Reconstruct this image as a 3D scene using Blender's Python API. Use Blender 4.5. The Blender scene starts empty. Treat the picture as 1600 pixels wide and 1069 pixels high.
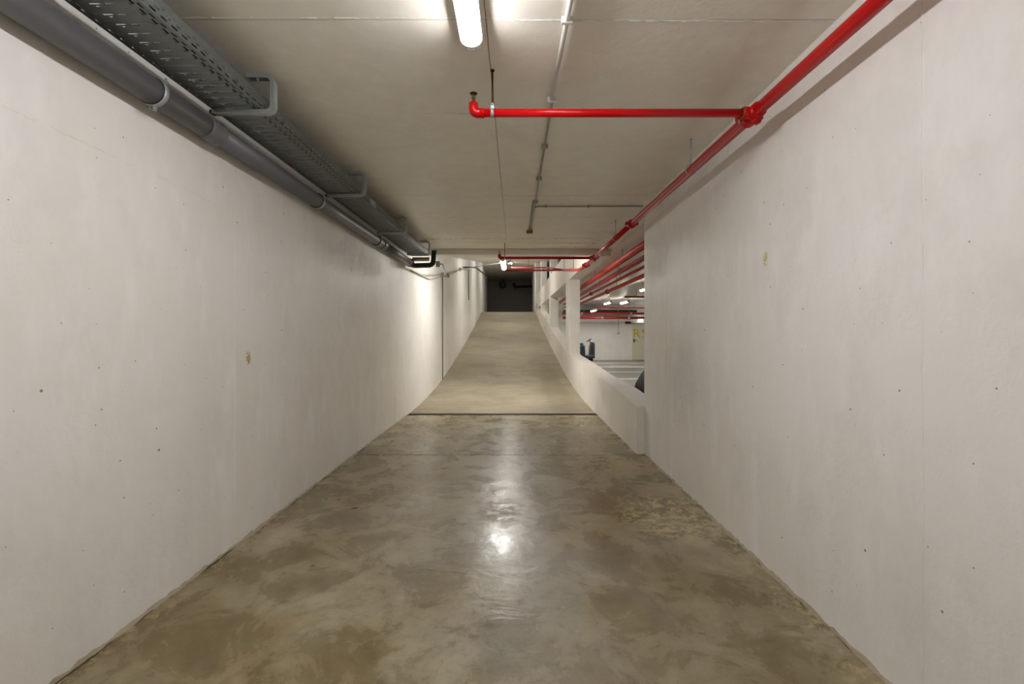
import bpy, bmesh, math, random
from mathutils import Vector, Matrix
random.seed(7)
S = bpy.context.scene
COL = S.collection
PI = math.pi

# ------------------------------------------------------------------ camera
cd = bpy.data.cameras.new('camera'); cam = bpy.data.objects.new('camera', cd); COL.objects.link(cam)
cam.location = (0, 0, 1.45); cam.rotation_euler = (PI/2, 0, 0)
cd.sensor_width = 36; cd.lens = 16.0; cd.clip_start = 0.02; cd.clip_end = 200
cd.shift_x = -5/1600; cd.shift_y = -14.5/1600
S.camera = cam
# ------------------------------------------------------------------ world, exposure
w = bpy.data.worlds.new('world'); S.world = w; w.use_nodes = True
w.node_tree.nodes['Background'].inputs[0].default_value = (0.5, 0.48, 0.44, 1)
w.node_tree.nodes['Background'].inputs[1].default_value = 0.02
S.view_settings.view_transform = 'Standard'; S.view_settings.look = 'None'
S.view_settings.gamma = 1.0; S.view_settings.use_curve_mapping = False
S.view_settings.exposure = 1.84
LAMP_NEAR, LAMP_FOOT, LAMP_RAMP, LAMP_GARAGE = 22.5, 56.0, 32.0, 24.0

# ------------------------------------------------------------------ materials
def lin(c):
    return tuple(((v/255)/12.92 if v/255 <= .04045 else ((v/255+.055)/1.055)**2.4) for v in c)+(1,)
class NT:
    def __init__(s, name):
        s.m = bpy.data.materials.new(name); s.m.use_nodes = True
        s.t = s.m.node_tree; s.b = s.t.nodes['Principled BSDF']
        s.co = s.t.nodes.new('ShaderNodeTexCoord').outputs['Object']
    def n(s, typ, **kw):
        x = s.t.nodes.new(typ)
        for k, v in kw.items(): setattr(x, k, v)
        return x
    def l(s, a, b): s.t.links.new(a, b)
    def map(s, scale=(1,1,1), loc=(0,0,0)):
        m = s.n('ShaderNodeMapping'); s.l(s.co, m.inputs[0])
        m.inputs['Scale'].default_value = scale; m.inputs['Location'].default_value = loc
        return m.outputs[0]
    def noise(s, scale, detail=4, rough=.55, vec=None, dist=0):
        x = s.n('ShaderNodeTexNoise'); s.l(vec or s.co, x.inputs['Vector'])
        x.inputs['Scale'].default_value = scale; x.inputs['Detail'].default_value = detail
        x.inputs['Roughness'].default_value = rough; x.inputs['Distortion'].default_value = dist
        return x.outputs[0]
    def ramp(s, f, pts):
        r = s.n('ShaderNodeValToRGB'); s.l(f, r.inputs[0]); e = r.color_ramp.elements
        while len(e) < len(pts): e.new(0.5)
        for i, (p, c) in enumerate(pts):
            e[i].position = p; e[i].color = c if isinstance(c, tuple) else (c, c, c, 1)
        return r.outputs[0]
    def mix(s, f, a, b, mode='MIX'):
        x = s.n('ShaderNodeMix', data_type='RGBA', blend_type=mode)
        for i, v in ((0, f), (6, a), (7, b)):
            if isinstance(v, (int, float)): x.inputs[i].default_value = v
            elif isinstance(v, tuple): x.inputs[i].default_value = v
            else: s.l(v, x.inputs[i])
        return x.outputs[2]
    def math(s, op, a, b=0.0, clamp=False):
        x = s.n('ShaderNodeMath', operation=op); x.use_clamp = clamp
        for i, v in ((0, a), (1, b)):
            if isinstance(v, (int, float)): x.inputs[i].default_value = v
            else: s.l(v, x.inputs[i])
        return x.outputs[0]
    def blob(s, c, r, soft=.5):           # 1 inside an ellipsoid, fading out
        m = s.n('ShaderNodeMapping'); s.l(s.co, m.inputs[0])
        m.inputs['Scale'].default_value = tuple(1/v for v in r)
        m.inputs['Location'].default_value = tuple(-a/v for a, v in zip(c, r))
        v = s.n('ShaderNodeVectorMath', operation='LENGTH'); s.l(m.outputs[0], v.inputs[0])
        k = s.n('ShaderNodeMapRange'); s.l(v.outputs['Value'], k.inputs[0])
        k.inputs[1].default_value = 1; k.inputs[2].default_value = 1-soft
        return k.outputs[0]
    def bump(s, h, strength=.3, dist=.01, prev=None):
        x = s.n('ShaderNodeBump'); s.l(h, x.inputs['Height'])
        if isinstance(strength, float): x.inputs['Strength'].default_value = strength
        else: s.l(strength, x.inputs['Strength'])
        x.inputs['Distance'].default_value = dist
        if prev: s.l(prev, x.inputs['Normal'])
        return x.outputs[0]
    def fin(s, col=None, rough=None, nrm=None, metal=0, spec=None):
        if col is not None:
            if isinstance(col, tuple): s.b.inputs['Base Color'].default_value = col
            else: s.l(col, s.b.inputs['Base Color'])
        if rough is not None:
            if isinstance(rough, (int, float)): s.b.inputs['Roughness'].default_value = rough
            else: s.l(rough, s.b.inputs['Roughness'])
        if nrm is not None: s.l(nrm, s.b.inputs['Normal'])
        s.b.inputs['Metallic'].default_value = metal
        if spec is not None: s.b.inputs['Specular IOR Level'].default_value = spec
        return s.m

def painted_concrete(name, c1, c2, pits=True, rough=.5, blobs=(), stains=()):
    t = NT(name)
    big = t.noise(.9, 3, .5)
    col = t.mix(t.ramp(big, [(.35, 0.0), (.68, 1.0)]), c1, c2)
    streak = t.noise(2.2, 5, .6, t.map((3.0, 3.0, .9)))
    col = t.mix(t.ramp(streak, [(.50, 0.0), (.70, .6)]), col, tuple(min(.95, v*1.06) for v in c1[:3])+(1,))
    col = t.mix(t.ramp(t.noise(1.7, 7, .7, t.map((1.2, 1.2, .8), (3, 1, 2))), [(.36, .30), (.50, 0.0)]), col, tuple(v*.86 for v in c2[:3])+(1,))
    fine = t.noise(45, 6, .65); mid = t.noise(7, 4, .6)
    nrm = t.bump(mid, .25, .02)
    nrm = t.bump(fine, .16, .004, nrm)
    if pits:
        sx = t.n('ShaderNodeSeparateXYZ'); t.l(t.co, sx.inputs[0]); cx = t.n('ShaderNodeCombineXYZ')
        t.l(sx.outputs[1], cx.inputs[0]); t.l(sx.outputs[2], cx.inputs[1])
        v = t.n('ShaderNodeTexVoronoi', voronoi_dimensions='2D'); t.l(cx.outputs[0], v.inputs['Vector']); v.inputs['Scale'].default_value = 5.5
        near = t.math('LESS_THAN', v.outputs['Distance'], t.math('MULTIPLY', t.math('POWER', t.noise(8, 2), 2.5), .085))
        sep = t.n('ShaderNodeSeparateColor'); t.l(v.outputs['Color'], sep.inputs[0])
        pick = t.math('LESS_THAN', sep.outputs[0], .55)
        pit = t.math('MULTIPLY', near, pick)
        col = t.mix(t.math('MULTIPLY', pit, .8), col, (.18, .15, .12, 1))
    rg = t.math('ADD', rough-.1, t.math('MULTIPLY', mid, .2))
    for c, r in blobs:                    # rough, glossier trowelled plaster
        k = t.blob(c, r, .8)
        rel = t.noise(9, 6, .7, t.map((1, 1, .6)), 1.2)
        nrm = t.bump(rel, t.math('MULTIPLY', k, .9), .05, nrm)
        rg = t.math('SUBTRACT', rg, t.math('MULTIPLY', k, .12))
    for c, r, sc in stains:
        k = t.math('MULTIPLY', t.blob(c, r, .5), t.ramp(t.noise(60, 3), [(.4, 0.0), (.55, 1.0)]))
        col = t.mix(k, col, sc)
    return t.fin(col, rg, nrm, 0, .45)

W1, W2 = lin((245, 243, 239)), lin((239, 235, 227))
M = {}
M['wall_left'] = painted_concrete('white painted concrete left', W1, W2, blobs=[((-1.9, 5.3, 2.33), (.6, 1.7, .28))],
    stains=[((-1.9, 3.24, 1.27), (.2, .035, .06), lin((176, 140, 20)))])
M['wall_right'] = painted_concrete('white painted concrete right', W1, W2,
    blobs=[((1.54, 5.0, 2.22), (.5, .7, .3)), ((1.54, 4.2, 1.0), (.5, 1.0, .7))],
    stains=[((1.54, 2.80, 1.9), (.2, .03, .06), lin((200, 190, 90)))])
M['wall'] = painted_concrete('white painted concrete', W1, W2, pits=False)
M['parapet'] = painted_concrete('white painted parapet', lin((240, 236, 228)), lin((232, 226, 216)), pits=False,
    blobs=[((1.5, 7.0, .5), (.5, 1.4, .4))])
M['ceiling'] = painted_concrete('painted formwork ceiling', lin((247, 243, 232)), lin((242, 236, 223)), pits=False, rough=.42)
M['unlit_wall'] = painted_concrete('plaster darkened as unlit', lin((105, 100, 94)), lin((92, 88, 84)), pits=False)  # gloom of the unlit upper spaces is put into this grey

def floor_mat(name, polished=True):
    t = NT(name)
    a = t.noise(.85, 7, .62, None, .6); b = t.noise(2.6, 8, .68, None, 1.1); c = t.noise(22, 6, .7)
    if polished:
        a = t.noise(1.0, 6, .58, None, .5)
        b = t.noise(2.6, 10, .66, None, .5)
        col = t.ramp(a, [(.34, lin((122, 104, 64))), (.46, lin((150, 134, 96))), (.56, lin((156, 146, 116))), (.68, lin((180, 170, 140)))])
        col = t.mix(t.ramp(b, [(.34, .75), (.56, 0.0)]), col, lin((104, 90, 58)))
        col = t.mix(t.ramp(b, [(.48, 0.0), (.76, .6)]), col, lin((202, 192, 162)))
        gr = t.noise(1.1, 5, .6, t.map((1, .6, 1), (5, 3, 0)), .4)
        mid = t.blob((.05, 3.4, 0), (1.25, 5.5, 1), 1.0)
        col = t.mix(t.math('MULTIPLY', t.ramp(gr, [(.36, .15), (.58, .85)]), mid), col, lin((160, 157, 148)))
        br = t.math('MULTIPLY', t.blob((1.15, 2.6, 0), (.62, 3.2, 1), .9), t.ramp(t.noise(2.2, 7, .65), [(.36, 1.0), (.62, .25)]))
        col = t.mix(t.math('MULTIPLY', br, .75), col, lin((98, 78, 42)))
        bl = t.math('MULTIPLY', t.blob((-1.7, 2.6, 0), (.75, 3.5, 1), .9), t.ramp(t.noise(2.6, 7, .65), [(.38, 1.0), (.60, .15)]))
        col = t.mix(t.math('MULTIPLY', bl, .6), col, lin((122, 100, 58)))
        f2 = t.noise(13, 10, .78, None, .2)
        col = t.mix(t.ramp(f2, [(.38, .35), (.50, 0.0)]), col, lin((98, 86, 60)))
        pk = t.math('MULTIPLY', t.ramp(t.blob((1.22, 3.62, 0), (.45, .55, 1), .9), [(.0, 0.0), (.5, 1.0)]), t.ramp(f2, [(.505, 0.0), (.53, 1.0)]))
        pk1 = t.math('MULTIPLY', t.ramp(t.blob((1.05, 5.0, 0), (.4, .5, 1), .9), [(.0, 0.0), (.5, .6)]), t.ramp(f2, [(.49, 0.0), (.53, 1.0)]))
        pk2 = t.math('MULTIPLY', t.blob((-.15, 3.7, 0), (.30, .42, 1), .7), t.ramp(f2, [(.46, .7), (.56, 0.1)]))
        pk3 = t.math('MULTIPLY', t.blob((1.5, 2.6, 0), (.20, 2.9, 1), .8), t.ramp(f2, [(.53, 0.0), (.57, .7)]))
        pk4 = t.math('MULTIPLY', t.blob((-1.9, 2.6, 0), (.14, 2.9, 1), .8), t.ramp(f2, [(.53, 0.0), (.58, .6)]))
        col = t.mix(pk2, col, lin((136, 118, 84)))
        pk = t.math('MAXIMUM', t.math('MAXIMUM', pk, pk1), t.math('MAXIMUM', pk3, pk4))
        col = t.mix(t.math('MULTIPLY', pk, .9), col, lin((200, 184, 142)))
        rg = t.math('ADD', .18, t.math('MULTIPLY', t.ramp(b, [(.3, 0.0), (.7, 1.0)]), .20))
        rg = t.math('ADD', rg, t.math('MULTIPLY', t.math('MAXIMUM', pk, pk2), .3))
        n1 = t.bump(t.noise(2.6, 5, .55, t.map((1, 1.6, 1)), .6), .22, .03)
        n2 = t.bump(t.math('ADD', c, t.math('MULTIPLY', pk, .6)), .14, .003, n1)
        return t.fin(col, rg, n2, 0, .4)
    col = t.ramp(a, [(.32, lin((146, 135, 113))), (.5, lin((162, 152, 130))), (.7, lin((174, 165, 144)))])
    st = t.noise(2.0, 6, .65, t.map((.7, 3.0, 1)), .3)
    col = t.mix(t.ramp(st, [(.50, 0.0), (.70, .4)]), col, lin((128, 114, 88)))
    track = t.math('MULTIPLY', t.blob((.95, 10.5, 0), (.35, 4.5, 3), .4), .28)
    col = t.mix(track, col, lin((120, 110, 88)))
    col = t.mix(t.math('MULTIPLY', t.blob((-.2, 18.5, .9), (1.9, 2.2, 3), .9), .40), col, lin((112, 102, 80)))
    n1 = t.bump(t.noise(8, 5, .6, t.map((1, 4, 1))), .3, .02)
    sp_ = t.noise(16, 9, .8)
    col = t.mix(t.ramp(sp_, [(.36, .5), (.46, 0.0)]), col, lin((112, 98, 74)))
    n2 = t.bump(c, .5, .008, n1)
    return t.fin(col, .62, n2, 0, .4)
M['floor'] = floor_mat('polished stained concrete')
M['ramp'] = floor_mat('brushed ramp concrete', False)
def simple(name, c, rough=.4, metal=0, nz=.08, scale=30, bump=.05):
    t = NT(name); n = t.noise(scale, 5, .6)
    c0 = lin(c); c1 = tuple(v*(1-nz*2) for v in c0[:3])+(1,)
    col = t.mix(n, c0, c1)
    return t.fin(col, rough, t.bump(n, bump, .002), metal)
M['red'] = simple('glossy red pipe paint', (196, 6, 12), .28, 0, .05, 20)
M['red'].node_tree.nodes['Principled BSDF'].inputs['Specular IOR Level'].default_value = .28
M['red_dull'] = simple('dusty red pipe paint', (206, 54, 38), .5, 0, .12, 12)
M['red_dark'] = simple('dark red pipe paint', (164, 20, 20), .45, 0, .1, 12)
M['galv'] = simple('galvanised steel', (188, 193, 192), .42, .45, .15, 18)
M['galv_dark'] = simple('dull galvanised tray steel', (132, 137, 135), .42, .65, .2, 14)
M['brass'] = simple('aged brass', (150, 128, 70), .4, .8, .2)
M['bronze'] = simple('dark bronze', (86, 66, 52), .5, .6, .2)
M['grey_pvc'] = simple('grey plastic drain pipe', (112, 111, 114), .42, 0, .06, 8)
M['black'] = simple('black rubber', (30, 29, 27), .55)
M['white_plastic'] = simple('white plastic conduit', (222, 220, 214), .4, 0, .03)
M['grey_plastic'] = simple('grey conduit', (165, 160, 148), .45, 0, .08)
M['lamp_white'] = simple('white lamp housing', (232, 232, 230), .35, 0, .02)
M['lamp_grey'] = simple('grey lamp end ring', (150, 152, 152), .4, 0, .05)
M['cable_black'] = simple('black cable', (34, 33, 32), .5)
M['cable_red'] = simple('red cable', (120, 20, 18), .5)
M['foil'] = simple('aluminium foil duct', (190, 184, 168), .3, .9, .3, 40, .4)
t = NT('grey streaked garage floor')
M['gfloor'] = t.fin(t.ramp(t.noise(1.6, 6, .65, t.map((.35, 2.2, 1))), [(.38, lin((84, 82, 70))), (.5, lin((110, 107, 95))), (.64, lin((130, 127, 114)))]), .28)
M['line'] = simple('white floor marking paint', (250, 250, 246), .5, 0, .05)
M['door'] = simple('cream painted door', (228, 224, 200), .45, 0, .03)
M['yellow'] = simple('yellow lettering', (216, 196, 30), .5, 0, .05)
M['machine'] = simple('charcoal machine plastic', (44, 50, 56), .4, 0, .08)
M['blue'] = simple('blue machine trim', (40, 110, 160), .4, 0, .05)
M['car'] = simple('black car paint', (12, 12, 14), .55, 0, .05)
M['glass'] = simple('dark car glass', (12, 14, 16), .06, 0, .05)
M['drain'] = simple('rusty drain steel', (84, 70, 52), .55, .5, .25)
M['void'] = simple('dark drain channel', (22, 19, 15), .9)
M['dark_door'] = simple('dark grey gate steel', (168, 163, 157), .5, .1, .1, 4)
M['dark_metal'] = simple('black duct steel', (22, 22, 22), .5)
M['tray_green'] = simple('dark green tray', (46, 52, 44), .5)
M['mortar'] = simple('rough mortar edge', (196, 184, 160), .8, 0, .2, 60, .5)
M['dirt'] = simple('dirt in the wall joint', (70, 58, 38), .9, 0, .3, 40)
M['leaf'] = simple('dry leaf', (50, 36, 18), .8)
M['scuff'] = simple('sign red', (96, 24, 20), .5)
def emis(name, c, st):
    m = bpy.data.materials.new(name); m.use_nodes = True; b = m.node_tree.nodes['Principled BSDF']
    b.inputs['Base Color'].default_value = (.8, .8, .8, 1)
    b.inputs['Emission Color'].default_value = c; b.inputs['Emission Strength'].default_value = st
    return m
M['lamp_a'] = emis('lit diffuser near', (1.0, .98, 1.0, 1), LAMP_NEAR)
M['lamp_foot'] = emis('lit diffuser at ramp foot', (1.0, .975, .93, 1), LAMP_FOOT)
M['lamp_b'] = emis('lit diffuser ramp', (1.0, .972, .91, 1), LAMP_RAMP)
M['lamp_c'] = emis('lit diffuser garage', (1.0, .97, .90, 1), LAMP_GARAGE)
M['lamp_d'] = emis('lit round lamp', (.86, .92, 1.0, 1), 6.0)

# ------------------------------------------------------------------ mesh helpers
class MB:
    def __init__(s): s.bm = bmesh.new()
    def box(s, a, b):
        x0, y0, z0 = [min(p, q) for p, q in zip(a, b)]; x1, y1, z1 = [max(p, q) for p, q in zip(a, b)]
        v = [s.bm.verts.new(p) for p in ((x0,y0,z0),(x1,y0,z0),(x1,y1,z0),(x0,y1,z0),(x0,y0,z1),(x1,y0,z1),(x1,y1,z1),(x0,y1,z1))]
        for f in ((3,2,1,0),(4,5,6,7),(0,1,5,4),(1,2,6,5),(2,3,7,6),(3,0,4,7)): s.bm.faces.new([v[i] for i in f])
        return s
    def hexa(s, p):                       # 8 points, ordered like box
        v = [s.bm.verts.new(q) for q in p]
        for f in ((3,2,1,0),(4,5,6,7),(0,1,5,4),(1,2,6,5),(2,3,7,6),(3,0,4,7)): s.bm.faces.new([v[i] for i in f])
        return s
    def bevel(s, w=.004, seg=2):
        bmesh.ops.bevel(s.bm, geom=s.bm.edges[:], offset=w, segments=seg, affect='EDGES', profile=.5); return s
    def tube(s, pts, r, n=16, caps=True, smooth_bend=0, closed=False):
        pts = [Vector(p) for p in pts]
        if smooth_bend:
            q = [pts[0]]
            for i in range(1, len(pts)-1):
                a, b, c = pts[i-1], pts[i], pts[i+1]
                d1 = (a-b); d2 = (c-b); k = min(smooth_bend, d1.length*.49, d2.length*.49)
                p0 = b+d1.normalized()*k; p2 = b+d2.normalized()*k
                for j in range(7):
                    u = j/6; q.append(p0*(1-u)**2+b*2*u*(1-u)+p2*u*u)
            q.append(pts[-1]); pts = q
        rr = r if isinstance(r, (list, tuple)) else [r]*len(pts)
        N = len(pts); rings = []; up = None
        for i, p in enumerate(pts):
            if closed: d = (pts[(i+1) % N]-pts[i-1])
            elif i == 0: d = pts[1]-p
            elif i == N-1: d = p-pts[-2]
            else: d = (pts[i+1]-p).normalized()+(p-pts[i-1]).normalized()
            d.normalize()
            if up is None:
                up = Vector((0,0,1)) if abs(d.z) < .9 else Vector((1,0,0))
            up = (up-d*up.dot(d)).normalized(); sd = d.cross(up)
            rings.append([s.bm.verts.new(p+(up*math.cos(t)+sd*math.sin(t))*rr[i]) for t in (2*PI*k/n for k in range(n))])
        for i in range(N if closed else N-1):
            A, B = rings[i], rings[(i+1) % N]
            for k in range(n):
                f = s.bm.faces.new((A[k], A[(k+1) % n], B[(k+1) % n], B[k])); f.smooth = True
        if caps and not closed:
            s.bm.faces.new(rings[0][::-1]); s.bm.faces.new(rings[-1])
        return s
    def cyl(s, a, b, r, n=16): return s.tube([a, b], r, n)
    def lathe(s, c, axis, prof, n=20):     # prof: (distance along axis, radius)
        a = Vector(axis).normalized(); c = Vector(c)
        pts = [c+a*h for h, r in prof]
        ref = Vector((0,0,1)) if abs(a.z) < .9 else Vector((1,0,0))
        u = (ref-a*ref.dot(a)).normalized(); v = a.cross(u); rings = []
        for p, (h, r) in zip(pts, prof):
            rings.append([s.bm.verts.new(p+(u*math.cos(t)+v*math.sin(t))*max(r, 1e-4)) for t in (2*PI*k/n for k in range(n))])
        for A, B in zip(rings, rings[1:]):
            for k in range(n):
                f = s.bm.faces.new((A[k], A[(k+1) % n], B[(k+1) % n], B[k])); f.smooth = True
        s.bm.faces.new(rings[0][::-1]); s.bm.faces.new(rings[-1]); return s
    def ring(s, c, axis, R, r, n=28, m=8, a0=0, a1=2*PI):
        a = Vector(axis).normalized(); c = Vector(c)
        ref = Vector((0,0,1)) if abs(a.z) < .9 else Vector((1,0,0))
        u = (ref-a*ref.dot(a)).normalized(); v = a.cross(u)
        full = abs(a1-a0) > 6.28
        pts = [c+(u*math.cos(t)+v*math.sin(t))*R for t in (a0+(a1-a0)*k/(n if full else n-1) for k in range(n))]
        return s.tube(pts, r, m, True, 0, full)
    def prism(s, poly, axis, a, b):        # polygon in the other two axes, extruded along axis
        def P(p, h): return {'x': (h, p[0], p[1]), 'y': (p[0], h, p[1]), 'z': (p[0], p[1], h)}[axis]
        A = [s.bm.verts.new(P(p, a)) for p in poly]; B = [s.bm.verts.new(P(p, b)) for p in poly]
        s.bm.faces.new(A); s.bm.faces.new(B[::-1])
        for k in range(len(poly)):
            j = (k+1) % len(poly); s.bm.faces.new((A[j], A[k], B[k], B[j]))
        return s
    def ribbon(s, path, y0, y1, t):        # flat bar bent in the XZ plane
        P = [Vector((p[0], 0, p[1])) for p in path]; N = len(P); out = []; inn = []
        for i, p in enumerate(P):
            d = (P[min(i+1, N-1)]-P[max(i-1, 0)]).normalized(); nr = Vector((-d.z, 0, d.x))
            out.append(p+nr*t/2); inn.append(p-nr*t/2)
        poly = [(p.x, p.z) for p in out]+[(p.x, p.z) for p in reversed(inn)]
        rows = [[s.bm.verts.new((p.x, y, p.z)) for p in L] for L in (out, inn) for y in (y0, y1)]
        o0, o1, i0, i1 = rows
        for k in range(N-1):
            for f in ((o0[k],o0[k+1],o1[k+1],o1[k]), (i0[k+1],i0[k],i1[k],i1[k+1]), (o0[k+1],o0[k],i0[k],i0[k+1]), (o1[k],o1[k+1],i1[k+1],i1[k])):
                s.bm.faces.new(f)
        for k in (0, N-1): s.bm.faces.new((o0[k],o1[k],i1[k],i0[k]))
        return s
    def build(s, name, mat, parent=None, keep0=False):
        bmesh.ops.recalc_face_normals(s.bm, faces=s.bm.faces)
        me = bpy.data.meshes.new(name); s.bm.to_mesh(me); s.bm.free()
        me.materials.append(M[mat] if isinstance(mat, str) else mat)
        o = bpy.data.objects.new(name, me); COL.objects.link(o)
        if parent is not None:
            off = wloc(parent); o.parent = parent
            me.transform(Matrix.Translation(-off))
        elif not keep0:
            c = [v.co for v in me.vertices]
            off = Vector(((min(v.x for v in c)+max(v.x for v in c))/2, (min(v.y for v in c)+max(v.y for v in c))/2, min(v.z for v in c)))
            me.transform(Matrix.Translation(-off)); o.location = off
        return o
def wloc(o):
    v = Vector(o.location)
    while o.parent: o = o.parent; v += Vector(o.location)
    return v
def tag(o, label=None, cat=None, group=None, kind=None):
    if label: o['label'] = label
    if cat: o['category'] = cat
    if group: o['group'] = group
    if kind: o['kind'] = kind
    return o
def thing(name, loc, label, cat, group=None):
    o = bpy.data.objects.new(name, None); COL.objects.link(o); o.location = loc; o.empty_display_size = .1
    return tag(o, label, cat, group)
def struct(name, mb, mat, parent=None, label=None, cat=None):
    o = mb.build(name, mat, parent, keep0=True)
    if parent is None: o['kind'] = 'structure'
    return tag(o, label, cat)
def copy_tree(o, parent=None):
    c = o.copy(); COL.objects.link(c); c.parent = parent
    for ch in o.children: copy_tree(ch, c)
    return c

# ------------------------------------------------------------------ layout functions
def interp(x, pts):
    if x <= pts[0][0]: return pts[0][1]
    for (a, b), (c, d) in zip(pts, pts[1:]):
        if x <= c: return b+(d-b)*(x-a)/(c-a)
    return pts[-1][1]
RP = [(8.16,0),(9.1,.012),(10.0,.045),(11.2,.12),(12.3,.225),(14,.44),(16,.728),(19,1.17),(22.4,1.70),(25.5,2.22),(27.9,2.66),(28.4,2.735),(28.9,2.77),(29.6,2.78)]
def rampz(d): return interp(d, RP)
def sk(d): return -.0092*max(0, d-8.05)
def XL(d): return -1.90+sk(d)
def XR(d): return 1.45+sk(d)
def slopez(d): return interp(d, [(8.3, 2.97), (28.6, 5.86), (50, 5.86)])
CEIL = 2.95

def strip_wall(ds, xin, xout, zb, zt):
    mb = MB()
    rows = []
    for d in ds:
        rows.append([mb.bm.verts.new(p) for p in ((xin(d), d, zb(d)), (xout(d), d, zb(d)), (xout(d), d, zt(d)), (xin(d), d, zt(d)))])
    for A, B in zip(rows, rows[1:]):
        for k in range(4): mb.bm.faces.new((A[k], A[(k+1) % 4], B[(k+1) % 4], B[k]))
    mb.bm.faces.new(rows[0]); mb.bm.faces.new(rows[-1][::-1])
    return mb

# ------------------------------------------------------------------ structure: floor and ramp
fl = struct('floor', MB().box((-2.2, -6, -.30), (1.9, 8.0, -.12)), 'floor')
for (a, b) in ((-6, 5.392), (5.408, 7.99)):
    p = MB().box((-1.95, a, -.12), (1.60, b, 0)).build('slab', 'floor', fl)
DS = [8.16]+[8.16+.35*k for k in range(1, 62)]+[29.9]
struct('floor_ramp', strip_wall(DS, lambda d: XL(d)-.1, lambda d: XR(d)+.1, lambda d: rampz(d)-.3, rampz), 'ramp')
struct('floor_upper', MB().box((-6, 29.9, 2.48), (6, 39.4, 2.78)), 'ramp')
struct('floor_garage', MB().box((1.60, -2, -.3), (16, 24.6, 0)), 'gfloor')

# walls
LW = [-6]+[8.05+.0]+[8.05+1.0*k for k in range(1, 28)]
left = struct('wall_left', strip_wall(LW, XL, lambda d: XL(d)-.3, lambda d: -.3, lambda d: 3.3 if d < 8.1 else slopez(d)+.2), 'wall_left')
right = struct('wall_right', MB().box((1.54, -6, -.3), (1.79, 5.43, 3.2)), 'wall_right')
struct('wall_back', MB().box((-2.2, -6.3, -.3), (1.9, -6, 3.2)), 'wall')
# low parapet beside the ramp, its top rising with it
PT = [(5.43,.575),(6.5,.645),(7.0,.665),(8.0,.675),(10.3,.80),(12,.87),(14,1.11),(17.6,1.66),(22.4,2.40),(25.2,2.84),(28.6,3.4)]
PD = [5.43,6.0,6.5,7.0,7.5,8.05]+[8.05+.6*k for k in range(1, 35)]
struct('wall_parapet', strip_wall(PD, XR, lambda d: XR(d)+.30, lambda d: -.3 if d < 8.1 else rampz(d)-.3, lambda d: interp(d, PT)), 'parapet')
# light edge beam over the openings
BD = [8.31+1.0*k for k in range(0, 21)]
struct('wall_beam', strip_wall(BD, XR, lambda d: XR(d)+.30, lambda d: 2.85, lambda d: 3.68), 'parapet')
for i, (d, w_) in enumerate(((12.0, .75), (17.6, .7), (23.0, .7), (28.2, .4))):
    m = MB()
    for z0, z1 in ((interp(d, PT)-.1, 2.85), (3.68, slopez(d)+.05)):
        if z1 > z0: m.box((XR(d)+.004, d, z0), (XR(d)+.296, d+w_, z1))
    tag(struct('column', m, 'wall'), None)
# upper level behind the beam (unlit)
struct('floor_upper_garage', MB().box((1.78, 8.5, 2.96), (5.2, 28.6, 3.2)), 'unlit_wall')
struct('wall_upper_side', MB().box((5.0, 8.3, 3.2), (5.2, 29, 6.2)), 'unlit_wall')
struct('wall_upper_near', MB().box((1.3, 8.1, 3.3), (5.2, 8.3, 6.2)), 'unlit_wall')
struct('ceiling_upper_garage', MB().box((1.35, 8.3, 6.0), (5.2, 29, 6.2)), 'unlit_wall')
# top of the ramp
struct('wall_top_right', MB().box((1.25, 28.6, 2.4), (1.5, 33.2, 6.0)), 'wall')
struct('wall_top_right_return', MB().box((1.5, 33.0, 2.4), (6, 33.2, 6.0)), 'unlit_wall')
struct('wall_top_left_return', MB().box((-6, 34.85, 2.4), (-2.15, 35.05, 6.0)), 'unlit_wall')
struct('wall_top_side_left', MB().box((-4.3, 35, 2.4), (-4.1, 39.2, 6.0)), 'unlit_wall')
struct('wall_top_side_right', MB().box((4.1, 33.2, 2.4), (4.3, 39.2, 6.0)), 'unlit_wall')
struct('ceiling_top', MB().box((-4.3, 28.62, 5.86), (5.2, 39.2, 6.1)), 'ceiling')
gate = struct('door_1', MB().box((-4.1, 39.0, 2.7), (4.1, 39.2, 6.0)), 'dark_door')
for k in range(9):
    MB().box((-4.05+.9*k, 38.96, 2.78), (-3.17+.9*k, 39.0, 5.8)).build('panel', 'dark_door', gate)

# ceilings
ce = struct('ceiling', MB().box((-2.2, -6, CEIL+.035), (1.75, 8.3, CEIL+.35)), 'ceiling')
rows_ = [-6, -3.4, -1.5, -.6, .33, 1.26, 2.18, 3.11, 4.04, 4.98, 5.92, 6.86, 7.55, 8.12]
for a, b in zip(rows_, rows_[1:]):
    for x0, x1 in ((-2.0, -.142), (-.138, 1.75)):
        dz = random.uniform(-.0015, .0015)
        MB().box((x0, a+.003, CEIL+dz), (x1, b-.003, CEIL+.035)).build('panel', 'ceiling', ce)
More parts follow.
